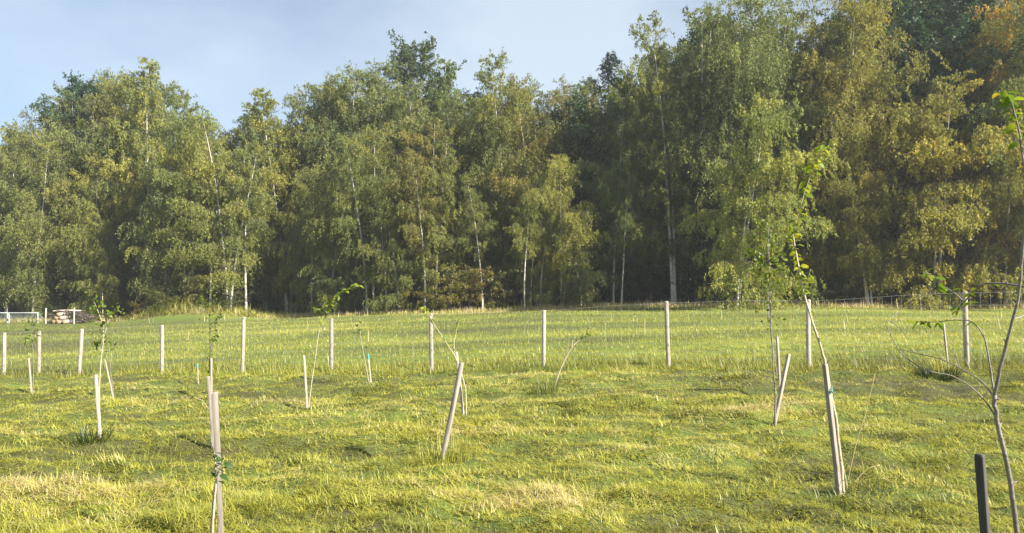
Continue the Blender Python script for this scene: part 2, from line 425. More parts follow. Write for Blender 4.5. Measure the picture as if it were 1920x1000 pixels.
# rank grass, nettles and bramble along the foot of the wood
x = rng.uniform(-48, 44, 60000); y = wood_y(x) - 2.6 + 7 * rng.random(len(x)) ** 1.2
den = fbm(x * .5 + 90, y * .5, 3)
mound = np.exp(-((x + 23.5) / 4.5) ** 2) * (y < wood_y(x) + 2.5); den = np.maximum(den, np.maximum(.8 * mound, .58 * (y < wood_y(x) + .5)))
k = rng.random(len(x)) < sstep(.35, .62, den); x, y, den, mound = x[k], y[k], den[k], mound[k]
p7 = blades(x, y, hgt(x, y) - .03, (.12 + .35 * rng.random(len(x)) ** 1.4) * (.5 + .5 * sstep(.4, .7, den) + 2.2 * mound), np.full(len(x), .035), rng.random(len(x)) * 2 * pi,
            np.abs(G(.7, .35, len(x))), G(.9, .5, len(x)), .14 + .30 * sstep(1.2, -.4, y - wood_y(x)) * (1 - .8 * mound) + .16 * mound + .9 * (fbm(x * .8, y * .8 + 40, 2) - .45) + G(0, .08, len(x)), 2)
grass_object("edge_growth", [p7]).color = (1, 1, 1, .85)

# ---------------------------------------------------------------- trees
def leaf_quads(C, size, t, up=0.25, narrow=.62, axis_=None, tri=False):
    n_ = len(C)
    a = rng.normal(size=(n_, 3))
    if axis_ is not None: a = a * .6 + axis_
    a /= np.linalg.norm(a, axis=1)[:, None]
    nn = rng.normal(size=(n_, 3)); nn[:, 2] += up * 2
    b = np.cross(a, nn); b /= np.linalg.norm(b, axis=1)[:, None] + 1e-9
    s = (size * (.7 + .6 * rng.random(n_)))[:, None] * .5
    if tri:
        V = np.stack([C - a * s * .8 - b * s * narrow * .8, C - a * s * .8 + b * s * narrow * .8, C + a * s * 1.1], 1).reshape(-1, 3)
        return V, np.arange(n_ * 3).reshape(-1, 3), np.repeat(t, 3)
    V = np.stack([C - a * s, C + b * s * narrow + a * s * .15, C + a * s, C - b * s * narrow + a * s * .15], 1).reshape(-1, 3)
    return V, np.arange(n_ * 4).reshape(-1, 4), np.repeat(t, 4)

def grow_path(p0, az, el, L, droop, n_=7, wob=.05):
    s = np.linspace(0, 1, n_)
    h = np.cos(el) * s + .30 * s * s
    X = p0[0] + np.cos(az) * L * h; Y = p0[1] + np.sin(az) * L * h
    Zz = p0[2] + L * (np.sin(el) * s - droop * s * s)
    P = np.stack([X, Y, Zz], -1)
    P[1:] += rng.normal(size=(n_ - 1, 3)) * wob * L * s[1:, None]
    return P

def make_tree(seed, H=18.0, stems=1, crown0=.25, spread=2.8, n_prim=60, leaves=40000, hang=1.0, leaf=.10, el0=.5, el1=1.25,
              droop=.45, lean=.3, tvar=.11, style='birch', fork=0.0, bare=.0, lump=.45, r0=.115, profile=None, twig_wood=0.15):
    """returns (trunk mesh, crown mesh). A trunk with its limbs; leaves hang on twigs along side shoots of the limbs."""
    global rng
    rng = np.random.default_rng(seed)
    wmb = MB(); lmb = MB(); T0, TD, TL, TT, TH = [], [], [], [], []
    for st in range(stems):
        az0 = rng.random() * 2 * pi
        ls = lean * (1 if stems == 1 else 1.6) * (.5 + rng.random())
        hs = H * (1 if st == 0 else .72 + .25 * rng.random())
        s = np.linspace(0, 1, 14)
        bend = s ** 1.4 if stems > 1 else s * s
        ph = rng.random() * 6
        P = np.stack([np.cos(az0) * ls * 3 * bend + .12 * np.sin(s * 7 + ph) * s + (.18 * st if stems > 1 else 0),
                      np.sin(az0) * ls * 3 * bend + .12 * np.cos(s * 6 + ph) * s + (.1 * st if stems > 1 else 0),
                      hs * s - .15], -1)
        rr = r0 * (hs / 18) * ((1 - s) ** .85 * .95 + .05); rr[0] *= 1.25
        wmb.tube(P, rr, 8)
        npm = int(n_prim / stems * (1 if st == 0 else .9))
        for i in range(npm):
            u = (i + rng.random()) / npm
            f = crown0 + (1 - crown0) * (u ** .92) * .985
            p0 = np.array([np.interp(f, s, P[:, k]) for k in range(3)])
            az = i * 2.39996 + rng.normal() * .5
            prof = profile(u) if profile else ((1 - u) ** .45 * (.6 + .4 * min(1, u / .32)) + .07)
            lumpf = 1 + lump * 2 * (float(vnoise(az * 1.1 + seed, u * 5 + seed)) - .5)
            Lb = spread * prof * lumpf * (.75 + .5 * rng.random())
            if stems > 1:                       # limbs of clustered stems reach outward
                c = .55 + .45 * cos(az - az0); Lb *= .55 + .6 * c
            el = el0 + (el1 - el0) * u + rng.normal() * .12
            B = grow_path(p0, az, el, Lb * 1.15, droop * (1 - .55 * u))
            rb = max(.006, .33 * np.interp(f, s, rr))
            lmb.tube(B, np.linspace(rb, .005, len(B)), 4, False)
            tb = rng.normal() * tvar * .8
            if rng.random() < bare: continue
            ns = max(3, int(2 + Lb * 2.6))
            for j in range(ns):
                q = .18 + .82 * (j + rng.random()) / ns
                pb = np.array([np.interp(q, np.linspace(0, 1, len(B)), B[:, k]) for k in range(3)])
                sa = az + (1 if j % 2 else -1) * (.5 + .6 * rng.random())
                Ls = (.25 + .38 * Lb * (1.1 - .7 * q)) * (.7 + .6 * rng.random())
                S = grow_path(pb, sa, el * .6 + rng.normal() * .3, Ls, droop * .9, 5)
                if Ls > .5: lmb.tube(S, np.linspace(.011, .004, 5), 3, False)
                nt2 = max(2, int(2 + Ls * 4.5))
                for k2 in range(nt2):
                    qq = .1 + .9 * (k2 + rng.random()) / nt2
                    ps = np.array([np.interp(qq, np.linspace(0, 1, 5), S[:, k]) for k in range(3)])
                    ta = sa + rng.normal() * 1.0
                    if style == 'birch':
                        te = -1.15 + rng.normal() * .35 if u < .86 else rng.normal() * .5 + .6
                        tl = hang * (.35 + .75 * rng.random() ** 1.3) * (1 - .45 * u)
                    elif style == 'poplar':
                        te = rng.normal() * .6 + .2; tl = .3 + .4 * rng.random()
                    else:
                        te = -.35 + rng.normal() * .2; tl = .3 + .35 * rng.random()
                    T0.append(ps); TD.append((cos(ta) * cos(te), sin(ta) * cos(te), sin(te))); TL.append(tl); TT.append(tb + rng.normal() * tvar * .5); TH.append(u)
    T0 = np.array(T0); TD = np.array(TD); TL = np.array(TL); TT = np.array(TT)
    pr = TL / TL.sum()
    ci = np.repeat(np.arange(len(TL)), np.maximum(1, rng.poisson(pr * leaves)))
    u = rng.random(len(ci)) ** .8
    C = T0[ci] + TD[ci] * (TL[ci] * u)[:, None]
    if style == 'birch': C[:, 2] -= .22 * TL[ci] * u * u
    C += rng.normal(size=C.shape) * (.04 + .045 * TL[ci] * u)[:, None]
    t = .445 + TT[ci] + rng.normal(size=len(ci)) * .13
    H = float(np.percentile(C[:, 2], 99.9))       # what counts as the tree's height is where its leaves end
    V, F, tv = leaf_quads(C, np.full(len(C), leaf), np.clip(t, 0, 1), .65, .62 if style != 'poplar' else .85,
                          np.array([0, 0, -.9]) if style == 'birch' else None, tri=True)
    for q in rng.choice(len(TL), int(len(TL) * twig_wood), replace=False):
        lmb.tube(np.stack([T0[q], T0[q] + TD[q] * TL[q] * .9]), [.005, .003], 3, False)
    return wmb.mesh("trunk"), np_mesh("crown", V, F, False, tv), H, lmb.mesh("limbs")

PROTO = {}
def proto(key, mats, **kw):
    a, b, H, l_ = make_tree(**kw)
    a.materials.append(mats[0]); b.materials.append(mats[1]); l_.materials.append(M_BROWN); PROTO[key] = (a, b, H, l_)
WB = (M_WHITE, M_BIRCH)
proto('weep', WB, seed=11, spread=3.9, crown0=.04, n_prim=62, leaves=62400, hang=1.7, lump=.7, leaf=0.152, el0=.75, el1=1.3, droop=.55)
proto('tall', WB, seed=12, spread=3.5, crown0=.08, n_prim=60, leaves=57720, hang=1.4, lump=.7, leaf=0.146, el0=.8, el1=1.3)
proto('narrow', WB, seed=13, spread=2.6, crown0=.10, n_prim=52, leaves=42120, hang=1.0, droop=.35, lump=.6, leaf=0.152, el0=.85, el1=1.35)
proto('twin', WB, seed=14, stems=2, spread=3.6, crown0=.10, n_prim=70, leaves=60840, hang=1.45, lean=.4, leaf=0.146, el0=.75, el1=1.3)
proto('multi', WB, seed=15, stems=3, spread=3.6, crown0=.16, n_prim=76, leaves=57720, hang=1.35, lean=.5, el0=.8, el1=1.3, leaf=0.152)
proto('open', WB, seed=16, spread=3.3, crown0=.14, n_prim=50, leaves=40560, hang=1.35, lump=.8, twig_wood=.2, leaf=0.146, el0=.8, el1=1.35)
proto('feather', WB, seed=17, stems=2, spread=3.3, crown0=.18, n_prim=66, leaves=42120, hang=.9, lean=.35, droop=.25, el0=.9, el1=1.35, bare=.06, twig_wood=.3, leaf=0.140)
proto('low', WB, seed=18, stems=2, H=12, spread=3.4, crown0=.02, n_prim=56, leaves=46800, hang=1.2, lump=.8, droop=.65, lean=.3, leaf=0.152, el0=.6, el1=1.2)
proto('pole', WB, seed=23, spread=2.0, crown0=.42, n_prim=40, leaves=18720, hang=1.1, lump=.8, leaf=0.140, el0=.8, el1=1.3, lean=.7, r0=.12)
proto('poplar', (M_BROWN, M_POPLAR), seed=19, style='poplar', spread=3.9, crown0=.10, n_prim=70, leaves=66000, leaf=.15, el0=.6, el1=1.2, droop=.15, lump=.5,
      profile=lambda u: (1 - u) ** .42 * (.6 + .4 * min(1, u / .3)) + .06)
proto('spruce', (M_BROWN, M_NEEDLE), seed=20, style='spruce', spread=2.7, crown0=.08, n_prim=110, leaves=36000, leaf=.17, el0=-.1, el1=.7, droop=.12, lump=.25,
      profile=lambda u: (1 - u) * .95 + .03, lean=.05)
proto('bush', (M_BROWN, M_BUSH), seed=21, style='poplar', stems=3, H=3, spread=1.5, crown0=.05, n_prim=42, leaves=15000, leaf=.085, el0=.4, el1=1.2, droop=.2, lean=.25, r0=.16)
proto('shrub', (M_BROWN, M_BUSH), seed=22, style='birch', stems=3, H=4, spread=1.9, crown0=.05, n_prim=40, leaves=19000, leaf=.095, hang=.5, lean=.3, r0=.16, el0=.8)
rng = np.random.default_rng(99)

def place(kind, x, y, H, rot, label, tint=(1, 1, 1), autumn=.5, cat='tree', group=None, name=None, wide=1.0, tilt=(0, 0)):
    a, b, H0, l_ = PROTO[kind]
    name = name or {'poplar': 'poplar_tree', 'spruce': 'spruce_tree', 'bush': 'bush', 'shrub': 'bush'}.get(kind, 'birch_tree')
    e = empty(name, on_ground(x, y), label, cat, group)
    s = H / H0; e.scale = (s * wide, s * wide, s); e.rotation_euler = (tilt[0], tilt[1], rot)
    o = link('trunk', a, None, e); c = link('crown', b, None, e); tag(link('limbs', l_, None, e), kind='stuff')
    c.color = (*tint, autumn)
    return e
def tree_px(kind, px, back, top, label, rot=None, tint=(1, 1, 1), autumn=.5, group=None, wide=1.0, tilt=(0, 0), **k):
    """a tree whose trunk stands on a pixel column, some metres behind the edge of the wood, its tip at a pixel row"""
    y = 50.0
    for _ in range(12): y = float(wood_y((px - 960) / FPX * y)) + back
    x = (px - 960) / FPX * y
    g = float(hgt(x, y)); H = pix(px, top - 8, y).z - g
    return place(kind, x, y, H, rng.random() * 6.28 if rot is None else rot, label, tint, autumn, group=group, wide=wide, tilt=tilt, **k)

# front and skyline trees, left to right
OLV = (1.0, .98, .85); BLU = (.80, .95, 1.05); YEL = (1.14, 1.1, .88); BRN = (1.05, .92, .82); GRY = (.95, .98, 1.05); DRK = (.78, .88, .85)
TREES = [
 ('tall',    12, 3, 238, "olive birch with drooping sprays at the far left end of the wood", OLV, .50),
 ('weep',    62, 0, 268, "leafy birch rising behind the white goal frames at the left", OLV, .52),
 ('poplar', 132, 8, 146, "dark blue-green poplar towering behind the yellowing birches at the left end", BLU, .48),
 ('weep',   175, 0, 300, "birch with hanging yellow strands just behind the leafy staked sapling", YEL, .60),
 ('tall',   212, 3, 150, "tall olive birch leading up beside the dark poplar at the left", OLV, .55),
 ('narrow', 278, 4, 126, "slim pale birch with the highest pointed tip in the left half of the wood", YEL, .58),
 ('twin',   308, 1, 190, "birch with bare white upper stem just right of the slim pointed birch", GRY, .50),
 ('open',   360, 1, 222, "rounded yellow-green birch crown above the bramble mound", YEL, .56),
 ('multi',  428, -1, 222, "birch with several white leaning stems standing on the bramble mound", YEL, .54),
 ('narrow', 462, 3, 205, "narrow grey-green birch with a straight pale trunk right of the bramble mound", GRY, .5),
 ('tall',   500, 6, 210, "dull green birch set back above the darkest hollow of the wood edge", GRY, .46),
 ('narrow', 538, 4, 180, "pointed golden-tinged birch left of the drooping green birch", YEL, .62),
 ('weep',   585, 0, 322, "dense low-branching birch overhanging the dark hollow at the wood edge", OLV, .47),
 ('open',   602, 6, 158, "airy birch tip rising over the dense low-branching birch", OLV, .52),
 ('tall',   640, 5, 140, "feathery green birch top left of the dark broad crown on the skyline", GRY, .5),
 ('weep',   700, 0, 242, "bright green birch with a white trunk above the fresh grass edge in the middle", OLV, .53),
 ('tall',   716, 9, 132, "thin grey-green birch top touching the dark broad skyline crown", GRY, .48),
 ('poplar', 770, 16, 88, "broad dark crown standing highest on the middle skyline", (1.1, 1.0, .8), .60),
 ('narrow', 836, 13, 128, "small dark rounded tip right of the broad skyline crown", BLU, .50),
 ('feather',800, 3, 238, "reddish-brown thin-leaved birch in the middle of the wood", BRN, .66),
 ('narrow', 818, 0, 265, "slender white-stemmed birch leaning before the reddish-brown birch", OLV, .54),
 ('tall',   880, 5, 182, "dark olive birch filling the dip between two skyline crowns", GRY, .46),
 ('tall',   946, 3, 118, "tall full birch with an airy pointed top near the centre of the wood", OLV, .52),
 ('twin',  1015, 3, 152, "birch with copper-brown upper leaves right of the tall central birch", BRN, .62),
 ('weep',  1052, -1, 300, "yellow-spotted birch with crooked white limbs near the centre fence post", YEL, .60),
 ('open',  1070, 6, 165, "flat-topped brownish birch in the low stretch before the spruce", BRN, .55),
 ('narrow', 995, 0, 330, "bright straight white birch trunk with sparse leaves by the meadow edge", YEL, .58),
 ('tall',  1110, 9, 172, "hazy green birch beside the spruce tips in the skyline notch", GRY, .46),
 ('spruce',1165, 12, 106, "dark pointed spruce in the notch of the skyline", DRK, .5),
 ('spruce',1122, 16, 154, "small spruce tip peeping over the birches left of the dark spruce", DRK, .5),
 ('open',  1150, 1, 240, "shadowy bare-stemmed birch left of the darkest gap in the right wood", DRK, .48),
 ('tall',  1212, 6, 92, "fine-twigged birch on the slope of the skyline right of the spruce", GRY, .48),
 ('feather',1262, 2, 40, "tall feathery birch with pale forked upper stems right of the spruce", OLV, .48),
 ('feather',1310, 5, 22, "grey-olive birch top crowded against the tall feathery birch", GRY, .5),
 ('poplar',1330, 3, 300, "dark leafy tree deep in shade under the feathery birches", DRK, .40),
 ('tall',  1350, 8, 40, "soft grey-green birch between the feathery birch and the big weeping birch", GRY, .48),
 ('weep',  1425, 2, -14, "big grey-green weeping birch reaching the top edge left of the sky gap", GRY, .46),
 ('low',   1385, -4, 190, "light green arm-like birch reaching out over the dark gap", (1.25, 1.22, .95), .54),
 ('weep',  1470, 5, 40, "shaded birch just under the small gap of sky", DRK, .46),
 ('twin',  1585, 1, -30, "brown-gold birch with a white slanting trunk right of the sky gap", (1.05, .93, .76), .60),
 ('tall',  1545, 6, 2, "olive birch edge bordering the small sky gap", OLV, .52),
 ('multi', 1625, -1, 250, "low brownish birch with golden leaves and a white trunk behind the leaning staked sapling", (1.03, .93, .74), .64),
 ('poplar',1690, 4, -40, "large blue-green poplar at the top right with glinting leaves", BLU, .45),
 ('poplar',1775, 8, -70, "second blue-green poplar crowded behind golden bushes at the right", BLU, .45),
 ('low',   1760, -1, 170, "golden-leaved birch in full sun under the blue-green poplar", (1.08, .96, .72), .66),
 ('open',  1735, 2, 150, "yellow-green thin birch before the blue-green poplar", YEL, .60),
 ('twin',  1885, -1, 150, "brown-leaved birch with shaded lower half at the right edge", (.98, .9, .74), .60),
 ('tall',  1922, 3, -60, "orange autumn tree filling the top right corner", (1.12, .82, .60), .76),
 ('pole',   396, -.9, 290, "thin leaning white pole of a birch left of the stems on the bramble mound", OLV, .5),
 ('pole',   345, .5, 300, "thin pale birch stem rising from the left shoulder of the bramble mound", YEL, .55),
 ('pole',   724, -1.2, 380, "short white birch stem at the grass edge below the bright green birch", OLV, .5),
 ('pole',   905, -.8, 330, "pale pole of a birch among yellow shrubs left of the central birch", OLV, .54),
 ('pole',  1013, -.8, 310, "white birch pole just left of the centre fence post", OLV, .55),
 ('pole',  1165, 0, 330, "lone thin pole of a birch before the shadowy gap", GRY, .48),
 ('pole',   462, -.7, 270, "straight slim white birch stem right of the stems on the bramble mound", GRY, .48),
 ('pole',   688, -1.0, 262, "tall white birch pole standing before the bright green birch in the middle", OLV, .5),
 ('pole',   796, -.8, 290, "white birch pole in front of the reddish-brown birch", BRN, .56),
 ('pole',   984, -2.0, 340, "brightest white birch pole, left of the centre fence post at the grass edge", YEL, .56),
 ('low',    618, -1.5, 395, "low spreading green birch with boughs down to the meadow, beside the dark hollow", OLV, .50),
 ('low',    748, -1, 420, "low yellow-green birch hanging over the meadow edge left of the white stems", OLV, .54),
 ('low',   1088, -1.5, 440, "low bright green birch drooping to the grass right of the centre post", OLV, .50),
 ('low',    190, -1, 420, "low birch with yellow hanging boughs behind the tufted sapling", YEL, .56),
 ('weep',  1975, 0, -20, "dark olive birch at the right end of the wood", DRK, .58),
]
rng = np.random.default_rng(5)
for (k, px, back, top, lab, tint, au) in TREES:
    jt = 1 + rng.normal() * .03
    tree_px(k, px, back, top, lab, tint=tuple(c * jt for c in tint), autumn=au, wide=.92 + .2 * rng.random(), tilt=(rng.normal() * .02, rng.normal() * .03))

# the trees behind, seen only in part between the front ones
kinds = ['tall', 'weep', 'narrow', 'twin', 'open', 'tall', 'multi', 'poplar']
SK = [(-200, 250), (0, 250), (60, 240), (140, 160), (280, 150), (350, 210), (450, 215), (540, 195), (640, 160), (720, 150), (770, 130), (850, 170), (950, 150), (1070, 180), (1150, 160), (1220, 110), (1280, 50), (1420, 20), (1500, 70), (1600, 0), (2200, -40)]
ZONES = [(70, "behind the goal frames"), (160, "behind the brush pile"), (270, "behind the tufted sapling"), (460, "behind the bramble mound"), (570, "behind the dark hollow"),
         (690, "behind the low-branching birch"), (830, "under the broad crown"), (960, "left of the central birch"), (1100, "behind the crooked birch"), (1230, "below the spruce tip"),
         (1370, "behind the feathery birches"), (1520, "behind the big weeping birch"), (1660, "behind the slanting trunk"), (1800, "behind the golden birch"), (9999, "at the far right end")]
def zone(px): return next(z for a, z in ZONES if px < a)
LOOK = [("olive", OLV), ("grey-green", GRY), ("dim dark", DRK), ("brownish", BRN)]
SHAPE = {'tall': "tall birch", 'weep': "drooping birch", 'narrow': "slim birch", 'twin': "twin-stemmed birch", 'open': "thin-leaved birch", 'multi': "clustered birch", 'poplar': "broadleaf tree"}
rows = [(5, 44, "in the second row"), (10, 38, "in the third row"), (16, 28, "deep in the wood")]
ORD = ["first", "second", "third", "fourth", "fifth", "sixth"]
deep = []
for back, cnt, rw in rows:
    for i in range(cnt):
        px = -90 + 2110 * (i + rng.random()) / cnt
        top = np.interp(px, [a for a, _ in SK], [b for _, b in SK]) - 6 + rng.random() * (46 if back == 5 else 90)
        if 1460 < px < 1540: top = max(top, 100)
        deep.append((px, back + rng.random() * 4, top, random.choice(list(SHAPE)), random.choice(LOOK), rw))
def numbered(base, done):                 # alike neighbours are told apart by their order from the left
    n_ = done.get(base, 0); done[base] = n_ + 1
    return base if n_ == 0 else base + ", " + ORD[min(n_, 5)] + " from left"
done = {}
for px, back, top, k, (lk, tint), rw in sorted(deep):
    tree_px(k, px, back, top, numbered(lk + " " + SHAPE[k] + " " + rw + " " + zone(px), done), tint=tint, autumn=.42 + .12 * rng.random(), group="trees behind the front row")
# undergrowth inside the wood
for i in range(64):
    px = -60 + 2050 * (i + rng.random()) / 64
    lk, tint = random.choice(LOOK[:3])
    tree_px(random.choice(['bush', 'shrub']), px, 3 + rng.random() * 16, 560 - 70 * rng.random() ** 1.5, numbered(lk + " undergrowth bush " + zone(px), done),
            tint=tint, autumn=.38 + .16 * rng.random(), group="undergrowth bushes in the wood", cat='bush', wide=1.3)
# edge bushes in the sun
EDGE = [(318, -1.4, 540, 'bush', "low green bramble mound bulging out of the wood edge", (1.1, 1, .8), .55),
        (372, 0, 515, 'shrub', "yellowish shrub on the bramble mound under the leaning birch stems", (1.25, 1.05, .7), .66),
        (270, -1.5, 572, 'bush', "dry tan bramble clump at the left foot of the mound", (1.35, 1.05, .9), .80),
        (425, -1.4, 552, 'bush', "small bramble bush at the right foot of the mound", (1.1, 1, .8), .55),
        (640, -1, 520, 'shrub', "fresh green shrub under the overhanging birch", (1, 1.05, .9), .48),
        (785, -.5, 572, 'bush', "small yellow-green bush at the meadow edge left of the centre", (1.3, 1.2, .7), .62),
        (845, -.5, 505, 'shrub', "yellow-leaved shrub among white stems at the meadow edge", (1.4, 1.15, .6), .72),
        (905, .5, 500, 'shrub', "rust-speckled shrub among thin trunks near the centre", (1.2, .95, .6), .70),
        (1070, -.5, 500, 'shrub', "bright green drooping shrub by the centre fence post", (1, 1.05, .9), .50),
        (1595, 1, 500, 'shrub', "golden shrub behind the leaning near stake", (1.4, 1.0, .55), .74),
        (1700, 0, 480, 'shrub', "leafy yellow-green shrub behind the fence at the right", (1.2, 1.1, .7), .64),
        (1540, 0, 520, 'bush', "green bush in the shade beside the right fence posts", (1, 1, .9), .50),
        (1850, 2, 470, 'shrub', "tan-leaved shrub at the right edge behind the fence", (1.4, 1.0, .7), .74)]
for px, back, top, k, lab, tint, au in EDGE:
    tree_px(k, px, back, top, lab, tint=tint, autumn=au, cat='bush', wide=1.5)
# the far side of the wood reads as one mass
n_ = 26000
ax = rng.uniform(-75, 75, n_); ay = wood_y(ax) + 32 + rng.random(n_) * 6
az_ = hgt(ax, ay) + rng.random(n_) ** 1.2 * (10 + 3 * vnoise(ax * .2, ay * .2))
V, F, tv = leaf_quads(np.stack([ax, ay, az_], -1), np.full(n_, .55), np.clip(.4 + rng.normal(size=n_) * .15, 0, 1), .2)
o = link("far_wood", np_mesh("far_wood", V, F, False, tv), M_BIRCH); tag(o, kind='stuff'); o.color = (.8, .9, .85, .5)

# ---------------------------------------------------------------- fence
fence = empty("wire_fence", on_ground(-2, float(fence_y(-2))), "wire mesh fence on round pale wooden posts crossing the whole meadow", "fence")
FP = [(-230, 626, 704), (-110, 625, 704), (10, 624, 705), (75, 620, 706), (155, 617, 707), (305, 610, 700), (458, 595, 695), (622, 597, 697), (808, 588, 697),
      (1020, 582, 690), (1249, 565, 690), (1515, 562, 689), (1808, 547, 682), (2120, 535, 676)]
tops = []
ftop_mw = fence.matrix_world
for i, (px, top, base) in enumerate(FP):
    a = (px - 960) / FPX; X = a * 15.3 / (1 + .28 * a); Y = float(fence_y(X))
    g = on_ground(X, Y); tp = pix(px, top, Y)
    h = tp.z - g.z
    mb = MB(); r = .042
    leanx = [0, 0, 0, 0, .06, 0, .03, 0, -.02, .01, -.04, 0, -.03, 0][i]
    zz = np.array([-.25, 0, h * .5, h - .012, h])
    rr = np.array([r * 1.05, r * 1.03, r, r * .97, r * .80])
    P = np.stack([leanx * (zz - h) / -h * -1 if False else leanx * (zz / h - 1), 0.01 * np.sin(zz * 3), zz], -1)
    mb.tube(P, rr, 12)
    o = mb.build("post", M_POST, fence)
    o.location = Vector((X, Y, g.z)) - fence.location
    sh = .74 + .34 * rng.random(); o.color = (sh, sh * .98, sh * .95, 1)
    tops.append((X, Y - .05, g.z, h))
# woven wire: verticals every 15 cm, level wires closer together towards the ground
mb = MB()
xs = np.array([t[0] for t in tops]); ys = np.array([t[1] for t in tops]); gz = np.array([t[2] for t in tops]); hh = np.array([t[3] for t in tops])
xv = np.arange(xs[0], xs[-1], .15)
def wz(x, f):
    return np.interp(x, xs, gz + (hh - .03) * f) + .012 * np.sin(x * 2.3 + f * 4)
fr = [.05, .15, .26, .38, .52, .68, .84, 1.0]
for f in fr:
    xx = np.arange(xs[0], xs[-1], .45)
    mb.tube(np.stack([xx, np.interp(xx, xs, ys), wz(xx, f) + .01 * (f == 1.0)], -1), .0016 if f < 1 else .0024, 4, False)
for x in xv:
    y = np.interp(x, xs, ys)
    mb.tube(np.array([[x, y, wz(x, .05)], [x + .004, y, wz(x, .5)], [x, y, wz(x, 1.0)]]), .0015, 3, False)
o = mb.build("wire_mesh", M_WIRE, fence); o.location = -fence.location

# ---------------------------------------------------------------- stakes
def stake(base, top, wdt, label, yaw=.3, mat=None, cap=None, tie=None, Y=None, dy=0.0, shade=1.0):
    """square wooden stake from a pixel at the ground to a pixel at its top"""
    if Y is None: Y = ground_at(*base)
    b = pix(base[0], base[1], Y); t_ = pix(top[0], top[1], Y + dy)
    g = float(hgt(b.x, b.y))
    ax = (t_ - b); L = ax.length
    if Y is not None: b.z = min(b.z, g) if b.z < g + .3 else b.z
    ax = t_ - b; L = ax.length
    e = empty("wooden_stake", b, label, "stake", "stakes holding the planted saplings")
    e.rotation_mode = 'QUATERNION'
    e.rotation_quaternion = ax.to_track_quat('Z', 'Y') @ Matrix.Rotation(yaw, 3, 'Z').to_quaternion()
    c = wdt * .37
    V = []; zs = [-.15, 0, L * .33, L * .66, L - .012, L]
    for i, z in enumerate(zs):
        q = c * (1 + .04 * rng.normal()) if i < 5 else c * .94
        ox, oy = rng.normal() * .0015, rng.normal() * .0015
        o_ = q * .9
        V += [(ox - o_, oy - q, z), (ox + o_, oy - q, z), (ox + q, oy - o_, z), (ox + q, oy + o_, z), (ox + o_, oy + q, z), (ox - o_, oy + q, z), (ox - q, oy + o_, z), (ox - q, oy - o_, z)]
    F = []
    for i in range(len(zs) - 1):
        for j in range(8): F.append((i * 8 + j, i * 8 + (j + 1) % 8, i * 8 + 8 + (j + 1) % 8, i * 8 + 8 + j))
    n0 = len(V); V.append((0, 0, L + .001)); tb = (len(zs) - 1) * 8
    F += [(tb + j, tb + (j + 1) % 8, n0) for j in range(8)]
    mb = MB(); mb.poly(V, F); o = mb.build("shaft", mat or M_STAKE, e, False); o.color = (shade, shade * 1.01, shade * 1.03, 1)
    if cap:
        mb = MB(); q = c * 1.25
        mb.tube(np.array([[0, 0, L - cap], [0, 0, L - cap * .5], [0, 0, L + .006]]), [q * 1.2, q * 1.25, q * 1.15], 8)
        mb.build("painted_top", M_TEAL, e, False)
    if tie:
        mb = MB(); zt = L * tie
        a_ = np.linspace(0, 2 * pi, 14); mb.tube(np.stack([np.cos(a_) * c * 1.5, np.sin(a_) * c * 1.5 + .01, zt + .02 * np.sin(a_)], -1), .006, 5, False)
        mb.tube(np.stack([np.cos(a_) * c * 1.45, np.sin(a_) * c * 1.5 + .01, zt + .016 + .02 * np.sin(a_ + .4)], -1), .005, 5, False)
        mb.tube(np.array([[c, 0, zt], [c + .03, -.02, zt + .006], [c + .06, -.03, zt - .006]]), [.005, .005, .003], 5)
        mb.build("tie", M_TIE, e)
    return b
stake((60, 738), (54, 672), .04, "short stake in front of the far left fence posts", .4)
stake((188, 825), (180, 703), .04, "bright narrow stake standing beside a dark grass tuft on the left", .2, shade=1.25)
stake((213, 748), (197, 675), .03, "thin stake leaning left beside the leafy sapling on the left", .3, shade=1.1)
stake((372, 720), (370, 682), .028, "small thin stake with a turquoise top left of the tallest near stake", .3, cap=.07)
stake((397, 742), (396, 672), .04, "pinkish stake farthest back in the row of three overlapping stakes", .5, shade=.95)
stake((400, 842), (391, 706), .045, "middle stake of the three overlapping stakes on the left", .2, shade=.75)
stake((416, 1045), (404, 735), .042, "thick grey stake closest to us on the left, leaves growing halfway up", .25, Y=4.45, shade=.66)
stake((576, 768), (570, 667), .04, "stake beside the arching sapling with bright leaves", .4, shade=1.05)
stake((696, 718), (690, 664), .034, "short pale stake with a turquoise top near the middle", .3, cap=.10, shade=1.2)
stake((869, 781), (856, 660), .038, "upright pale stake crossed by a leaning stake near the middle", .3, shade=1.15)
stake((829, 862), (866, 680), .05, "long stake leaning right across another stake near the middle", .5, shade=.8, dy=.1)
stake((1463, 742), (1457, 632), .04, "stake half hidden behind the leafy sapling on the right", .3)
stake((1451, 800), (1479, 664), .045, "stake leaning right next to the slim leafy sapling on the right", .4, shade=1.05)
stake((1575, 930), (1547, 683), .046, "tall leaning stake with a green tie around stake and sapling", .55, tie=.79, shade=.82)
stake((1779, 700), (1769, 608), .038, "thin weathered stake left of the rightmost fence post", .3, shade=.9)
stake((1868, 1290), (1837, 852), .044, "black stake in the corner at the bottom right", .72, mat=M_DARKWOOD, Y=3.3)

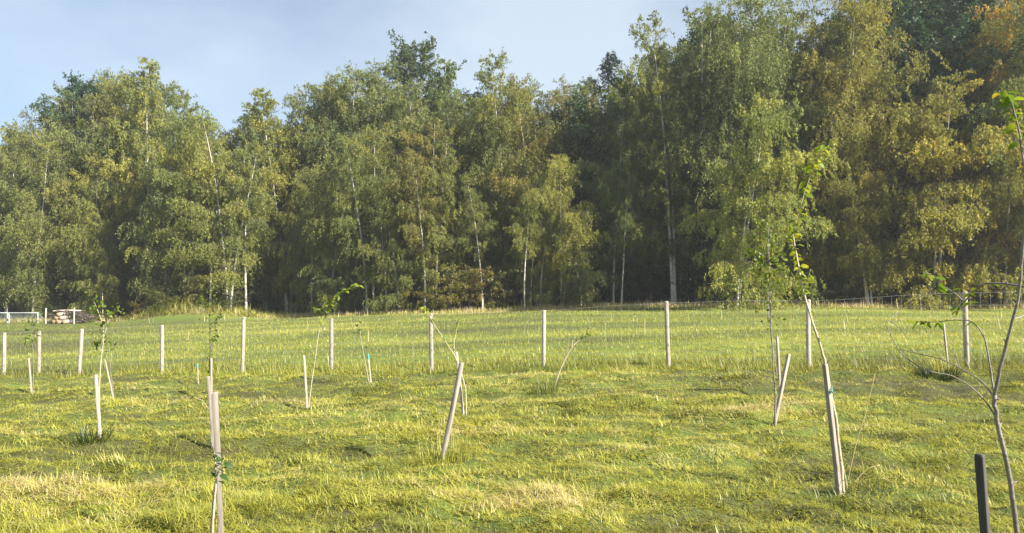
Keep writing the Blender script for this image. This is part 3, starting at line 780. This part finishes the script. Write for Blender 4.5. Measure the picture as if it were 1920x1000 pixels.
# ---------------------------------------------------------------- planted saplings
def leaf_shape(name, L, W, fold=.25, curl=.2):
    """one broad leaf with a folded midrib, stalk at the origin, pointing along +X"""
    s = np.array([.0, .12, .3, .52, .74, .9, 1.0]); wv = np.array([.02, .55, .95, 1.0, .72, .34, 0])
    mid = np.stack([s * L, 0 * s, -curl * L * s * s], -1)
    l_ = mid + np.stack([0 * s, wv * W / 2, fold * wv * W / 2], -1); r_ = mid + np.stack([0 * s, -wv * W / 2, fold * wv * W / 2], -1)
    V = np.concatenate([mid, l_, r_]); n_ = len(s); F = []
    for i in range(n_ - 1):
        F += [(i, i + 1, n_ + i + 1, n_ + i), (i + 1, i, 2 * n_ + i, 2 * n_ + i + 1)]
    st = len(V)
    V = np.concatenate([V, [[-.25 * L, .002, .05 * L], [-.25 * L, -.002, .05 * L], [0.02 * L, -.002, 0], [.02 * L, .002, 0]]])
    F.append((st, st + 1, st + 2, st + 3))
    return np_mesh(name, V, np.array(F), True, .5 + 0 * V[:, 0])
LEAF = [leaf_shape("leaf", 1.0, .52, .3, .25), leaf_shape("leaf", 1.0, .60, .15, .45), leaf_shape("leaf", 1.0, .44, .5, .1)]
for l_ in LEAF: l_.materials.append(M_SAPLEAF)
def smooth(P, k=4):
    P = np.asarray(P, float)
    n_ = len(P); s = np.linspace(0, n_ - 1, (n_ - 1) * k + 1)
    Q = np.empty((len(s), 3))
    for i, u in enumerate(s):                         # Catmull-Rom
        j = min(int(u), n_ - 2); f = u - j
        p0, p1, p2, p3 = P[max(j - 1, 0)], P[j], P[j + 1], P[min(j + 2, n_ - 1)]
        Q[i] = .5 * (2 * p1 + (p2 - p0) * f + (2 * p0 - 5 * p1 + 4 * p2 - p3) * f * f + (3 * p1 - p0 - 3 * p2 + p3) * f ** 3)
    s2 = np.stack([np.interp(s, np.arange(n_), P[:, k]) for k in range(3)], -1)
    return .55 * Q + .45 * s2
def sapling(Y, stems, label, bark_=None, leaves=(), crown=None, name="sapling", tint=(1, 1, 1), autumn=.5, tag_cat="sapling"):
    """stems: (pixel points, radius at foot, radius at tip, depth change along it); leaves: (stem index, from, to, count, length) each leaf a part;
    crown: the same, for small far leaves joined into one part"""
    b0 = pix(*stems[0][0][0], Y)
    e = empty(name, b0, label, tag_cat, "young trees planted in the meadow")
    off = np.array(b0); mb = MB(); paths = []
    for pts, r0, r1, dd in stems:
        n_ = len(pts)
        P = np.array([pix(px, py, Y + dd[0] + (dd[1] - dd[0]) * i / max(1, n_ - 1)) for i, (px, py) in enumerate(pts)])
        P = smooth(P, 4) - off; paths.append(P)
        P = P + rng.normal(size=P.shape) * r0 * .15
        mb.tube(P, np.linspace(r0, r1, len(P)), 7)
        for q in np.linspace(.2, .95, 5):              # buds and knots
            i = int(q * (len(P) - 1)); d = rng.normal(size=3); d /= np.linalg.norm(d)
            rq = r0 + (r1 - r0) * q
            mb.tube(np.stack([P[i], P[i] + d * rq * 2.2 + np.array([0, 0, rq * 1.5])]), [rq * .6, rq * .3], 5)
    mb.build("trunk", bark_ or M_SAPBARK, e)
    for si, a, b, cnt, ln in leaves:
        P = paths[si]
        for i in range(cnt):
            q = a + (b - a) * (i + .5 * rng.random()) / max(1, cnt - 1 if cnt > 1 else 1); q = min(q, 1)
            p_ = np.array([np.interp(q * (len(P) - 1), np.arange(len(P)), P[:, k]) for k in range(3)])
            o = link("leaf", random.choice(LEAF), None, e)
            o.location = p_; s = ln * (.7 + .55 * rng.random()); o.scale = (s, s, s)
            az = i * 2.4 + rng.normal() * .5; o.rotation_euler = (rng.normal() * .5, rng.normal() * .45 + .15, az)
            o.location = Vector(p_) + Vector((cos(az), sin(az), .1)) * s * .2
            o.color = (*tint, autumn + rng.normal() * .14)
    if crown:
        VV, FF, tt, o_ = [], [], [], 0
        for si, a, b, cnt, ln, rad in crown:
            P = paths[si]
            q = a + (b - a) * rng.random(cnt)
            C = np.stack([np.interp(q * (len(P) - 1), np.arange(len(P)), P[:, k]) for k in range(3)], -1)
            d = rng.normal(size=(cnt, 3)); d /= np.linalg.norm(d, axis=1)[:, None]
            C = C + d * (rad * rng.random(cnt) ** .6)[:, None]
            V, F, tv = leaf_quads(C, np.full(cnt, ln), np.clip(.5 + rng.normal(size=cnt) * .15, 0, 1), .3, .7)
            VV.append(V); FF.append(F + o_); tt.append(tv); o_ += len(V)
        o = link("crown", np_mesh("crown", np.concatenate(VV), np.concatenate(FF), False, np.concatenate(tt)), M_SAPLEAF, e)
        o.color = (*tint, autumn)
    return e
DG = (.85, .95, .88)
sapling(ground_at(62, 738), [([(62, 738), (63, 680), (61, 640), (62, 590)], .008, .003, (0, 0))], "small leafy sapling behind the short far-left stake", None,
        crown=[(0, .62, 1, 60, .07, .20)], tint=DG, autumn=.40)
sapling(ground_at(187, 824), [([(187, 824), (186, 760), (188, 690), (194, 640), (192, 555)], .010, .003, (0, .1)), ([(192, 640), (205, 600), (216, 580), (226, 585)], .005, .002, (0, -.1)),
        ([(194, 610), (182, 580), (176, 565)], .004, .002, (0, .15)), ([(190, 660), (182, 650), (178, 645)], .004, .002, (0, .15))],
        "pale-stemmed sapling with a dense dark green tuft of leaves on the left", M_PALESTEM,
        crown=[(0, .72, 1, 44, .05, .14), (1, .3, 1, 26, .045, .08), (2, .2, 1, 20, .045, .08), (3, .4, 1, 8, .05, .05)], tint=(.8, .9, .85), autumn=.46)
sapling(ground_at(212, 748), [([(214, 748), (208, 700), (204, 650), (203, 620)], .008, .003, (0, 0)), ([(205, 660), (196, 655), (190, 652)], .004, .002, (0, .1))],
        "small spindly sapling behind the thin leaning stake on the left", None, crown=[(0, .6, 1, 26, .055, .12)], tint=DG, autumn=.45)
sapling(ground_at(398, 742), [([(395, 742), (393, 690), (394, 640), (393, 550)], .011, .004, (0, 0)), ([(393, 660), (400, 640), (408, 622)], .006, .002, (0, .1)), ([(393, 610), (405, 600), (412, 590)], .005, .002, (0, -.1)),
        ([(393, 590), (380, 570), (376, 560)], .004, .002, (0, .1))],
        "dark-stemmed sapling with a feathery top rising behind three overlapping stakes", M_BROWN,
        crown=[(0, .72, 1, 64, .055, .22), (0, .3, .7, 18, .055, .08), (1, .3, 1, 24, .06, .06), (2, .3, 1, 18, .06, .06), (3, .3, 1, 24, .06, .1)], tint=(.7, .8, .7), autumn=.45)
sapling(4.35, [([(397, 1030), (401, 960), (405, 905), (404, 868), (402, 850)], .0075, .003, (0, 0)), ([(404, 900), (412, 880), (420, 862)], .004, .002, (0, -.05)), ([(392, 1030), (399, 940), (404, 900)], .004, .003, (0.02, 0.0))],
        "low leafy shoot tied to the thick grey stake nearest on the left", M_PALESTEM,
        leaves=[(0, .5, 1, 12, .05), (1, .2, 1, 8, .05)], tint=(.38, .6, .62), autumn=.32)
sapling(ground_at(760, 775) + 1.5, [([(398, 775), (395, 772), (380, 752), (371, 748), (366, 745)], .005, .003, (0, -.1))], "thin bare twig bending left from the middle overlapping stake", M_PALESTEM, leaves=[(0, .75, 1, 2, .09)], tint=DG, autumn=.4)
sapling(ground_at(578, 766), [([(579, 766), (584, 720), (590, 680), (597, 630), (606, 590)], .009, .004, (0, 0)), ([(606, 590), (618, 570), (640, 550), (672, 535)], .005, .002, (0, -.2)), ([(606, 590), (598, 582), (590, 578)], .004, .002, (0, .1))],
        "arching sapling with bright yellow-green leaves against the dark hollow", M_PALESTEM,
        leaves=[(0, .9, 1, 7, .065), (1, .1, 1, 44, .07), (2, .1, 1, 12, .07)], tint=(1.2, 1.25, 1.1), autumn=.56)
sapling(ground_at(694, 718), [([(692, 718), (683, 670), (676, 630), (674, 585)], .007, .003, (0, 0)), ([(678, 640), (668, 625), (664, 618)], .004, .002, (0, .1))],
        "thin faint sapling beside the short stake with the turquoise top", M_PALESTEM, crown=[(0, .5, 1, 30, .06, .14), (1, .2, 1, 10, .06, .08)], tint=(1, 1, .9), autumn=.5)
sapling(ground_at(872, 781), [([(874, 780), (873, 730), (862, 690), (853, 668)], .009, .006, (0, 0)), ([(853, 668), (835, 640), (815, 610), (803, 588), (796, 576)], .006, .002, (0, -.2)),
        ([(853, 668), (851, 645), (856, 620), (862, 600)], .005, .002, (0, .15)), ([(815, 610), (812, 622), (808, 640)], .003, .002, (-.1, -.1))],
        "forked sapling with few pale yellow leaves above the crossed stakes", M_PALESTEM,
        leaves=[(1, .85, 1, 16, .06), (2, .2, 1, 20, .055), (3, .3, 1, 5, .055), (1, .3, .7, 5, .055)], tint=(1.15, 1.2, 1.1), autumn=.62)
sapling(ground_at(1040, 726), [([(1040, 726), (1052, 690), (1066, 662), (1078, 645)], .012, .008, (0, 0)), ([(1078, 645), (1090, 635), (1100, 622)], .006, .003, (0, .1)), ([(1072, 652), (1073, 645), (1074, 638)], .010, .007, (0, 0))],
        "bare sapling trunk leaning far to the right near the centre", M_PALESTEM, crown=[(1, .3, 1, 22, .06, .10)], tint=DG, autumn=.5)
sapling(ground_at(1452, 802), [([(1453, 802), (1454, 740), (1450, 690), (1445, 600), (1442, 500), (1440, 425)], .012, .003, (0, 0)), ([(1456, 700), (1447, 640), (1441, 590), (1440, 540)], .007, .003, (0, .2)), ([(1445, 560), (1460, 520), (1468, 480)], .005, .002, (0, -.1)),
        ([(1444, 540), (1425, 500), (1408, 470)], .005, .002, (0, .1)), ([(1458, 740), (1459, 715), (1457, 695)], .003, .002, (0, 0))],
        "slim upright sapling with many small grey-green leaves beside the leaning right stake", None,
        crown=[(0, .58, 1, 150, .05, .20), (2, .2, 1, 80, .05, .13), (3, .2, 1, 80, .05, .13), (4, .0, 1, 16, .045, .04)], tint=(.85, .9, .85), autumn=.5)
sapling(ground_at(1580, 930), [([(1582, 930), (1576, 860), (1566, 780), (1549, 695), (1541, 655), (1522, 600), (1505, 540), (1495, 490), (1487, 440)], .013, .006, (0, .1)), ([(1487, 440), (1497, 400), (1512, 350), (1530, 300), (1545, 272)], .005, .002, (.1, -.1)),
        ([(1507, 545), (1514, 525), (1520, 505)], .004, .002, (.1, .0)), ([(1590, 930), (1584, 890), (1577, 860)], .006, .005, (.05, .0)), ([(1492, 470), (1478, 450), (1470, 440)], .003, .002, (.1, .2))],
        "tall sapling bending left from the tied stake with bright yellow-green leaves on top", M_PALESTEM,
        leaves=[(0, .72, 1, 40, .058), (1, 0, 1, 56, .062), (2, .3, 1, 7, .055), (4, .3, 1, 6, .055), (0, .55, .8, 8, .05)], tint=(1.25, 1.3, 1), autumn=.56)
e = sapling(3.05, [([(1925, 1240), (1916, 1090), (1907, 990), (1890, 880), (1869, 785), (1865, 742)], .0112, .0082, (0, 0)),
        ([(1865, 742), (1876, 690), (1892, 625), (1910, 560), (1917, 480), (1922, 400), (1921, 320), (1908, 235), (1895, 190), (1880, 172)], .0072, .0026, (0, -.3)),
        ([(1866, 750), (1858, 700), (1848, 640), (1835, 615), (1818, 602), (1790, 600), (1755, 604), (1718, 604)], .0040, .0018, (0, .25)),
        ([(1865, 745), (1840, 715), (1800, 690), (1760, 672), (1715, 662), (1685, 655)], .0034, .0015, (0, .3)),
        ([(1868, 785), (1850, 755), (1820, 725), (1785, 705), (1735, 695), (1705, 675), (1684, 655), (1664, 615), (1668, 600), (1684, 584)], .0034, .0015, (0, .2)),
        ([(1921, 538), (1890, 533), (1850, 532), (1828, 545), (1812, 562), (1803, 572), (1795, 584)], .005, .0022, (-.1, .3)),
        ([(1808, 566), (1790, 550), (1765, 535), (1745, 518), (1735, 510)], .0032, .0018, (.2, .4)),
        ([(1902, 598), (1915, 594), (1930, 585)], .003, .002, (0, .1)),
        ([(1668, 600), (1690, 620), (1706, 640)], .0018, .0012, (.2, .25)), ([(1800, 690), (1790, 662), (1760, 640)], .0018, .0012, (.2, .3))],
        "near sapling with a forked brown trunk and long twigs at the right edge", None,
        leaves=[(1, .72, 1, 30, .044), (2, .76, 1, 12, .046), (5, .3, 1, 8, .036), (6, .1, 1, 9, .042), (5, .80, 1, 9, .045), (1, .36, .42, 4, .045), (2, .45, .55, 3, .035)], tint=(1.05, 1.2, .9), autumn=.5)

# ---------------------------------------------------------------- weeds and stalks with a place of their own
def tuft(px, py, n_, L, rad, label, t0, name="grass_tuft", cat="grass tuft", lean=.5, W=.006):
    Y = ground_at(px, py); c = pix(px, py, Y)
    a = rng.random(n_) * 2 * pi; r = np.sqrt(rng.random(n_)) * rad
    x = np.cos(a) * r * 1.3; y = np.sin(a) * r
    zz = hgt(x + c.x, y + c.y) - float(hgt(c.x, c.y)) - .01
    V, Q, T, t = blades(x, y, zz, L * (.5 + .6 * rng.random(n_)), np.full(n_, W), a + rng.normal(size=n_) * .5, np.abs(rng.normal(lean, .25, n_)), rng.normal(.6, .3, n_), np.clip(t0 + rng.normal(size=n_) * .08, 0, 1), 2)
    o = link(name, np_mesh(name, V, Q + [T], False, t), M_GRASS); o.location = on_ground(c.x, c.y); o.color = (.85, .85, .8, .5)
    tag(o, label, cat, "weed and grass clumps in the mown field"); return o
tuft(170, 828, 130, .26, .16, "dark weed clump beside the bright narrow stake on the left", .08, lean=.6, W=.010)
tuft(1764, 712, 300, .34, .20, "dark rounded tuft at the foot of the thin weathered stake", .02, lean=.8, W=.012)
tuft(1022, 738, 110, .36, .17, "tall ragged weed clump at the foot of the leaning bare sapling", .32, lean=.25, W=.009)
tuft(838, 866, 220, .24, .22, "dry grass clump around the foot of the long leaning stake", .85, lean=.35)
tuft(1600, 945, 260, .16, .28, "weedy patch at the foot of the tied leaning stake", .18, lean=.7)
tuft(1775, 704, 90, .45, .14, "pale dry grass around the thin weathered stake", .88, lean=.2, W=.008)
mb = MB()
for pts, Y in (([(1590, 900), (1606, 830), (1622, 780), (1641, 700)], 5.9), ([(1602, 905), (1625, 880), (1650, 872)], 5.7)):
    P = smooth([pix(a, b, Y) for a, b in pts]); mb.tube(P, np.linspace(.0028, .0018, len(P)), 4)
o = mb.build("dry_stalk", M_HAY); tag(o, "long thin straw-coloured grass stalks right of the tied leaning stake", "grass stalk")

# ---------------------------------------------------------------- far left: goal frames, brush pile, marker posts, path
def bar(mb, a, b, r, s=6): mb.tube(np.array([a, (np.array(a) + np.array(b)) / 2, b]), r, s)
def goal(pl, pr, top, Y, label):
    a = pix(pl, top, Y); b = pix(pr, top, Y); g = float(hgt((a.x + b.x) / 2, Y)); h = a.z - g; wd = b.x - a.x
    e = empty("goal_frame", (a.x, Y, g), label, "goal")
    for x in (0, wd):
        mb = MB(); bar(mb, (x, 0, -.02), (x, 0, h), .045, 8); mb.build("post", M_GOAL, e)
        mb = MB(); bar(mb, (x, 0, h), (x, 1.0, 0), .03); mb.build("back_stay", M_GOAL, e)
    mb = MB(); bar(mb, (-.055, 0, h), (wd + .055, 0, h), .045, 8); mb.build("crossbar", M_GOAL, e)
    mb = MB()
    for i in range(1, 15): x = wd * i / 15; bar(mb, (x, .03, h), (x, 1.0, .02), .008, 3)
    for i in range(1, 9): f = i / 9; bar(mb, (0, f, h * (1 - f)), (wd, f, h * (1 - f)), .008, 3)
    mb.build("net", M_NET, e)
goal(17, 71, 587, 57, "white goal frame with a net standing at the far left wood edge")
goal(-40, 14, 587, 57.5, "second white goal frame cut off by the left edge of the picture")
for px, top, lab in ((86, 578, "grey marker post left of the brush pile"), (139, 577, "pale marker post right of the brush pile")):
    p_ = pix(px, top, 56); g = float(hgt(p_.x, 56)); mb = MB(); mb.tube(np.array([[0, 0, -.1], [0, 0, (p_.z - g) * .5], [0.02, 0, p_.z - g]]), [.06, .055, .05], 8)
    o = mb.build("marker_post", M_POST); o.location = (p_.x, 56, g); tag(o, lab, "post")
p_ = pix(120, 610, 56); g = on_ground(p_.x, 56)
e = empty("log_pile", g, "pile of brush with a pale freshly cut log at the far left", "log pile")
for lx, lz, lr in ((-.62, .17, .17), (-.26, .18, .18), (.12, .16, .16), (-.45, .46, .16), (-.08, .45, .15), (-.27, .72, .14)):
    y0 = -.35 + .12 * rng.random(); ln = .9 + .3 * rng.random()
    P = np.array([[lx, y0, lz], [lx + .02, y0 + ln / 2, lz + .01], [lx + .03, y0 + ln, lz]])
    mb = MB(); mb.tube(P, [lr, lr * .97, lr * .95], 10); o = mb.build("log", M_POST, e)
    mb = MB(); mb.tube(np.array([[lx, y0 + .01, lz], [lx, y0 - .012, lz]]), [lr * .97, lr * .93], 10); mb.build("sawn_end", M_CUT, o, False)
mb = MB(); mb.tube(np.array([[-1.0, .3, .95], [0, .3, 1.0], [1.1, .3, .98]]), [.06, .07, .05], 8); mb.build("log", M_POST, e)
mb = MB()
for i in range(150):
    c_ = np.array([rng.uniform(-1.0, 1.9), rng.uniform(.1, 1.0), 0]); c_[2] = rng.random() * (.95 - .25 * abs(c_[0] - .4))
    d_ = rng.normal(size=3) * np.array([.5, .3, .16]); mb.tube(np.stack([c_ - d_, c_ + rng.normal(size=3) * .05, c_ + d_]), rng.uniform(.008, .028), 4)
mb.build("brushwood", M_BROWN, e)

# a bird high over the wood
bp = pix(798, 62, 60)
e = empty("bird", bp, "tiny dark bird flying above the middle of the wood", "bird")
mb = MB(); mb.tube(np.array([[-.16, 0, 0], [-.08, 0, .005], [0, 0, .01], [.08, 0, .015], [.13, 0, .02], [.17, 0, .015]]), [.01, .03, .045, .04, .025, .006], 8); mb.build("body", M_BIRD, e)
for s in (-1, 1):
    mb = MB(); mb.poly([(.07, 0, .02), (.05, s * .16, .09), (-.05, s * .30, .06), (-.06, s * .12, .05), (-.05, 0, .02), (.07, 0, .008), (.05, s * .16, .08), (-.05, s * .30, .055), (-.06, s * .12, .04), (-.05, 0, .008)],
                 [(0, 1, 3, 4), (1, 2, 3), (5, 6, 8, 9), (6, 7, 8), (0, 1, 6, 5), (1, 2, 7, 6), (2, 3, 8, 7), (3, 4, 9, 8)]); mb.build("wing", M_BIRD, e, False)

# ---------------------------------------------------------------- the air
HAZE = 0.0007
m, n, out = newmat("hazy_air")
v = n.nodes.new("ShaderNodeVolumePrincipled"); v.inputs['Density'].default_value = HAZE; v.inputs['Color'].default_value = (.90, .94, 1.0, 1); v.inputs['Anisotropy'].default_value = .2
n.links.new(v.outputs[0], out.inputs['Volume'])
x0, x1, y0, y1, z0, z1 = -1000, 1000, -400, 1700, -6, 32
mb = MB(); mb.poly([(x0, y0, z0), (x1, y0, z0), (x1, y1, z0), (x0, y1, z0), (x0, y0, z1), (x1, y0, z1), (x1, y1, z1), (x0, y1, z1)],
                   [(0, 3, 2, 1), (4, 5, 6, 7), (0, 1, 5, 4), (1, 2, 6, 5), (2, 3, 7, 6), (3, 0, 4, 7)])
o = mb.build("haze", m, None, False); tag(o, kind='stuff')
